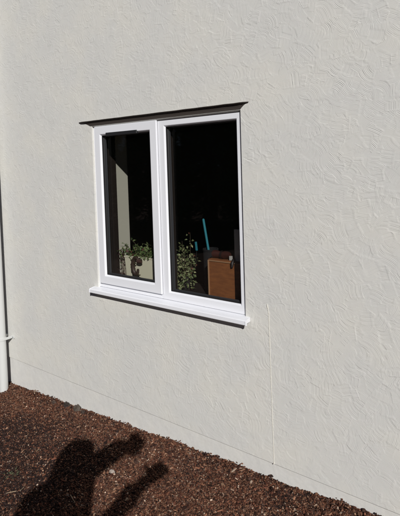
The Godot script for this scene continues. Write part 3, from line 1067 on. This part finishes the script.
func planter_shell(st: SurfaceTool, xf: Transform3D, hx: float, hz: float, h: float) -> void:
	# a slightly tapered open box with a wall thickness and a rolled rim
	var P := func(sx: float, sz: float, y: float, inset: float) -> Vector3:
		var tp := lerpf(0.90, 1.0, y / h)
		return xf * Vector3(sx * (hx * tp - inset), y, sz * (hz * tp - inset))
	var prof := [[0.0, 0.0], [0.0, h - 0.012], [-0.003, h - 0.010], [-0.003, h - 0.001], [0.0, h], [0.006, h], [0.006, 0.02]]
	var cr := [[-1.0, -1.0], [1.0, -1.0], [1.0, 1.0], [-1.0, 1.0]]
	for i in prof.size() - 1:
		for k in 4:
			var j := (k + 1) % 4
			quad(st, P.call(cr[k][0], cr[k][1], prof[i][1], prof[i][0]), P.call(cr[j][0], cr[j][1], prof[i][1], prof[i][0]), P.call(cr[j][0], cr[j][1], prof[i + 1][1], prof[i + 1][0]), P.call(cr[k][0], cr[k][1], prof[i + 1][1], prof[i + 1][0]))
	quad(st, P.call(-1.0, -1.0, 0.001, 0.0), P.call(1.0, -1.0, 0.001, 0.0), P.call(1.0, 1.0, 0.001, 0.0), P.call(-1.0, 1.0, 0.001, 0.0))

# ------------------------------------------------------------------ who and what stands outside the frame
func finger(bones: Array, root: Vector3, dir: Vector3, curl_axis: Vector3, length: float, curl: float, r: float) -> void:
	var p := root
	var d := dir
	for s in [0.45, 0.30, 0.25]:
		var q: Vector3 = p + d * length * s
		bones.append([p, q, r, r * 0.9])
		p = q
		r *= 0.9
		d = d.rotated(curl_axis, curl)

func hand(st: SurfaceTool, wrist: Vector3, dir: Vector3, palm: Vector3, thumb_side: float, curl: float, paint: Callable) -> void:
	# palm = direction the palm faces; thumb_side = +1 or -1 along side axis
	var side := dir.cross(palm).normalized()
	palm = side.cross(dir).normalized()
	var bones := []
	for k in 4:
		var o := (k - 1.5) * 0.019
		bones.append([wrist + side * o * 0.7, wrist + dir * 0.082 + side * o, 0.017, 0.0115])
	var axis := dir.cross(palm).normalized()
	var lens := [0.070, 0.080, 0.074, 0.058]
	for k in 4:
		var o := (k - 1.5) * 0.020 * thumb_side
		finger(bones, wrist + dir * 0.080 - side * o, dir, axis, lens[k], curl * (1.0 + 0.12 * k), 0.0092)
	var td := (dir * 0.65 + side * thumb_side * 0.75 + palm * 0.25).normalized()
	finger(bones, wrist + dir * 0.022 + side * thumb_side * 0.022, td, axis, 0.075, curl * 0.5, 0.0115)
	body_mesh(st, bones, 0.0048, 0.007, paint)

func build_person() -> void:
	var C := CAM
	var o := C + Vector3(-0.10, 0, 0.37)
	var gy := ground_h(o.x, o.z)
	var t := thing("person", Vector3(o.x, gy, o.z + 0.03), "photographer in dark jacket and jeans holding up a phone, standing before the wall", "person")
	var hc := C + Vector3(-0.10, -0.028, 0.37)
	var neck := hc + Vector3(0, -0.165, 0.035)
	var pel := Vector3(hc.x, gy + 0.86, hc.z + 0.05)
	var chest := Vector3(hc.x, hc.y - 0.33, hc.z + 0.045)
	var sl := C + Vector3(-0.300, -0.260, 0.415)
	var sr := C + Vector3(0.075, -0.265, 0.405)
	var el := C + Vector3(-0.265, -0.215, 0.235)
	var wl := C + Vector3(-0.085, -0.075, 0.070)
	var er := C + Vector3(0.043, -0.235, 0.114)
	var wr := C + Vector3(0.0, -0.262, -0.075)
	var tipr := C + Vector3(-0.02, -0.28, -0.22)
	var B := []
	B.append([chest + Vector3(-0.075, 0.02, 0), chest + Vector3(0.075, 0.02, 0), 0.115, 0.115])
	B.append([chest, pel + Vector3(0, 0.10, 0), 0.125, 0.12])
	B.append([pel + Vector3(-0.06, 0.06, 0), pel + Vector3(0.06, 0.06, 0), 0.12, 0.12])
	B.append([neck + Vector3(0, -0.08, 0.01), hc + Vector3(0, -0.07, 0.015), 0.062, 0.055])
	B.append([chest + Vector3(-0.05, 0.07, 0), sl, 0.10, 0.070])
	B.append([chest + Vector3(0.05, 0.07, 0), sr, 0.10, 0.070])
	B.append([sl, el, 0.068, 0.058])
	B.append([el, wl, 0.062, 0.052])
	B.append([neck + Vector3(-0.05, 0.0, 0.02), sl, 0.082, 0.072])
	B.append([sl + Vector3(0.02, -0.03, 0), Vector3(sl.x, pel.y + 0.1, sl.z + 0.05), 0.07, 0.08])
	B.append([sr, er, 0.047, 0.036])
	B.append([er, wr, 0.033, 0.026])
	for s in [-1.0, 1.0]:
		var hip := pel + Vector3(s * 0.085, 0.0, 0)
		var knee := Vector3(pel.x + s * 0.10, gy + 0.46, pel.z - 0.02)
		var ank := Vector3(pel.x + s * 0.115, gy + 0.085, pel.z + 0.02)
		B.append([hip, knee, 0.088, 0.060])
		B.append([knee, ank, 0.060, 0.042])
		B.append([ank + Vector3(0, -0.035, 0.02), ank + Vector3(s * 0.02, -0.042, -0.15), 0.044, 0.036])
	var jacket := Color(0.030, 0.034, 0.045)
	var jeans := Color(0.035, 0.05, 0.095)
	var skin := Color(0.42, 0.24, 0.17)
	var paint := func(p: Vector3) -> Color:
		if p.y < gy + 0.085: return Color(0.02, 0.018, 0.017)
		if p.y < pel.y + 0.04 and p.z > C.z + 0.25: return jeans
		if p.y > neck.y - 0.01 and absf(p.x - hc.x) < 0.08 and p.z > hc.z - 0.10: return skin
		return jacket
	var st := new_st()
	body_mesh(st, B, 0.017, 0.05, paint)
	# head with nose, brow, chin, ears
	var Hd := []
	Hd.append([hc + Vector3(0, 0.035, 0.012), hc + Vector3(0, 0.02, 0.02), 0.088, 0.085])
	Hd.append([hc + Vector3(0, 0.0, -0.030), hc + Vector3(0, -0.07, -0.045), 0.062, 0.040])
	Hd.append([hc + Vector3(-0.02, -0.095, -0.055), hc + Vector3(0.02, -0.095, -0.055), 0.020, 0.020])
	Hd.append([hc + Vector3(0, 0.005, -0.088), hc + Vector3(0, -0.030, -0.105), 0.009, 0.014])
	Hd.append([hc + Vector3(-0.03, 0.022, -0.078), hc + Vector3(0.03, 0.022, -0.078), 0.012, 0.012])
	Hd.append([hc + Vector3(-0.022, -0.062, -0.080), hc + Vector3(0.022, -0.062, -0.080), 0.009, 0.009])
	Hd.append([hc + Vector3(0, -0.05, 0.02), neck + Vector3(0, -0.02, 0.01), 0.055, 0.055])
	for s in [-1.0, 1.0]:
		Hd.append([hc + Vector3(s * 0.086, 0.012, 0.012), hc + Vector3(s * 0.088, -0.028, 0.008), 0.013, 0.009])
	var face_paint := func(p: Vector3) -> Color:
		var q := p - hc
		if q.z < -0.06:
			for s in [-1.0, 1.0]:
				var e := Vector2(q.x - s * 0.032, q.y + 0.003).length()
				if e < 0.006: return Color(0.02, 0.015, 0.01)
				if e < 0.011: return Color(0.7, 0.68, 0.65)
			if absf(q.x) < 0.024 and absf(q.y + 0.062) < 0.008: return Color(0.40, 0.15, 0.12)
		return skin
	body_mesh(st, Hd, 0.0075, 0.022, face_paint)
	var sk := func(_p: Vector3) -> Color: return skin
	hand(st, wl, (C + Vector3(-0.022, -0.055, 0.018) - wl).normalized(), Vector3(-0.35, 0.1, -0.9).normalized(), -1.0, 0.42, sk)
	hand(st, wr, (tipr - wr).normalized(), Vector3(-0.3, -0.9, 0.1).normalized(), 1.0, 0.22, sk)
	obj("body", st, M.vcol, t)
	st = new_st()
	var hair := []
	hair.append([hc + Vector3(0, 0.050, 0.035), hc + Vector3(0, -0.02, 0.060), 0.100, 0.105])
	hair.append([hc + Vector3(0, 0.072, -0.03), hc + Vector3(0, 0.078, 0.03), 0.060, 0.082])
	for s in [-1.0, 1.0]:
		hair.append([hc + Vector3(s * 0.085, 0.015, 0.02), hc + Vector3(s * 0.110, -0.14, 0.035), 0.060, 0.055])
	hair.append([hc + Vector3(0, -0.02, 0.085), hc + Vector3(0, -0.17, 0.095), 0.07, 0.05])
	var hp := func(_p: Vector3) -> Color: return Color(0.035, 0.022, 0.014)
	body_mesh(st, hair, 0.011, 0.03, hp)
	obj("hair", st, M.vcol, t)
	# the phone, its lens where the picture is taken from
	var fw := Vector3(-0.596607, -0.046052, -0.801211)
	var right := Vector3(0.802528, -0.030397, -0.59584)
	var up := Vector3(-0.003085, 0.998476, -0.055093)
	var b := Basis(right, up, -fw)
	var pc := C - fw * 0.012 - up * 0.044 - right * 0.016
	var pt := thing("phone", pc, "black mobile phone held up in the photographer's hand", "phone")
	st = new_st()
	box(st, Vector3(-0.032, -0.062, -0.004), Vector3(0.032, 0.062, 0.004), 0.003, Transform3D(b, pc))
	obj("case", st, mat(0.012, 0.012, 0.014, 0.3), pt)
	st = new_st()
	box(st, Vector3(-0.029, -0.057, 0.0042), Vector3(0.029, 0.057, 0.0047), 0.0, Transform3D(b, pc))
	obj("screen", st, mat(0.02, 0.022, 0.025, 0.1), pt)

func build_trees() -> void:
	# dark evergreens across the garden, mirrored in the panes
	var st := new_st()
	var R := RandomNumberGenerator.new()
	R.seed = 5
	var H := 5.6
	for i in 9000:
		var f := pow(R.randf(), 0.8)
		var y := 0.25 + f * (H - 0.3)
		var rad := 1.25 * pow(1.0 - f * 0.92, 0.55) * (0.82 + 0.2 * sin(y * 7.0) * sin(y * 3.1 + 1.0))
		var a := R.randf() * TAU
		var rr := rad * sqrt(R.randf_range(0.25, 1.0)) * (1.0 + 0.16 * sin(a * 5.0 + y * 4.0))
		var p := Vector3(cos(a) * rr, y, sin(a) * rr)
		var d := Vector3(cos(a), R.randf_range(-0.5, 0.5), sin(a)).normalized()
		var g := Color(0.024, 0.040, 0.016).lerp(Color(0.045, 0.07, 0.025), R.randf())
		leaf(st, p, d, (Vector3.UP + Vector3(R.randfn(0, 0.6), 0, R.randfn(0, 0.6))).normalized(), R.randf_range(0.12, 0.22), R.randf_range(0.07, 0.12), g)
	var crown := st.commit()
	st = new_st()
	tube(st, [Vector3.ZERO, Vector3(0.03, 2.0, 0), Vector3(0, 5.2, 0.02)], [0.14, 0.10, 0.02], 9)
	for i in 24:
		var a := i * 2.4
		var y := 0.6 + i * 0.18
		tube(st, [Vector3(0, y, 0), Vector3(cos(a) * 0.5, y + 0.1, sin(a) * 0.5), Vector3(cos(a) * (1.0 - i * 0.03), y + 0.12, sin(a) * (1.0 - i * 0.03))], [0.03, 0.02, 0.008], 5)
	var trunk := st.commit()
	var bark := mat(0.06, 0.045, 0.035, 0.9)
	var spots := [[-14.5, 4.2], [-12.6, 5.6], [-10.8, 6.8], [-9.0, 7.7], [-7.3, 8.4], [-5.6, 8.9], [-3.9, 9.3], [-2.2, 9.5], [-0.5, 9.7], [-8.4, 9.6], [-6.4, 10.4], [-4.6, 10.9], [-2.9, 11.2]]
	for s in spots:
		var t := thing("evergreen_tree", Vector3(s[0], ground_h(s[0], s[1]) - 0.03, s[1]), "dark dense evergreen tree across the garden, facing the window", "tree", "evergreens across the garden")
		t.rotation.y = R.randf() * TAU
		t.scale = Vector3(1, R.randf_range(0.9, 1.2), 1)
		var a := MeshInstance3D.new()
		a.mesh = trunk
		a.material_override = bark
		a.name = "trunk"
		t.add_child(a)
		a = MeshInstance3D.new()
		a.mesh = crown
		a.material_override = M.leafy_dark
		a.name = "crown"
		t.add_child(a)

# ------------------------------------------------------------------
func _ready() -> void:
	rng.seed = 20240
	noise.seed = 3
	noise.frequency = 0.01
	# camera
	var cam := Camera3D.new()
	cam.name = "camera"
	cam.projection = Camera3D.PROJECTION_FRUSTUM
	cam.near = 0.05
	cam.far = 2000.0
	cam.size = cam.near * 516.0 / 460.0
	cam.frustum_offset = Vector2(0, -71.71 / 460.0 * cam.near)
	cam.position = CAM
	cam.rotation_order = EULER_ORDER_YXZ
	cam.rotation = Vector3(-0.046068, 0.640056, -0.030434)
	add_child(cam)
	cam.current = true
	# sky, sun, exposure
	var env := Environment.new()
	env.background_mode = Environment.BG_SKY
	var sky := Sky.new()
	var ps := ProceduralSkyMaterial.new()
	ps.sky_top_color = Color(0.22, 0.38, 0.66)
	ps.sky_horizon_color = Color(0.60, 0.68, 0.76)
	ps.sky_curve = 0.14
	ps.ground_bottom_color = Color(0.12, 0.10, 0.08)
	ps.ground_horizon_color = Color(0.60, 0.68, 0.76)
	ps.sun_angle_max = 0.0
	ps.sky_energy_multiplier = 0.42
	sky.sky_material = ps
	env.sky = sky
	env.tonemap_mode = Environment.TONE_MAPPER_LINEAR
	env.tonemap_exposure = 1.0
	env.sdfgi_enabled = true
	env.ssao_enabled = true
	env.ssil_enabled = true
	var we := WorldEnvironment.new()
	we.name = "environment"
	we.environment = env
	add_child(we)
	var sun := DirectionalLight3D.new()
	sun.name = "sun"
	sun.light_color = Color(1.0, 0.99, 0.975)
	sun.light_energy = 1.32
	sun.light_angular_distance = 0.5
	sun.shadow_enabled = true
	add_child(sun)
	sun.look_at_from_position(Vector3.ZERO, SUNDIR, Vector3.UP)
	# the place
	make_materials()
	M.straw = mat(0.30, 0.22, 0.14, 0.8)
	M.leafy_dark = mat(1, 1, 1, 0.7, true)
	build_ground()
	build_wall()
	build_room()
	build_hood()
	build_window()
	build_pipe()
	build_trees()
	build_sill_things()
	build_ground_things()
	build_person()
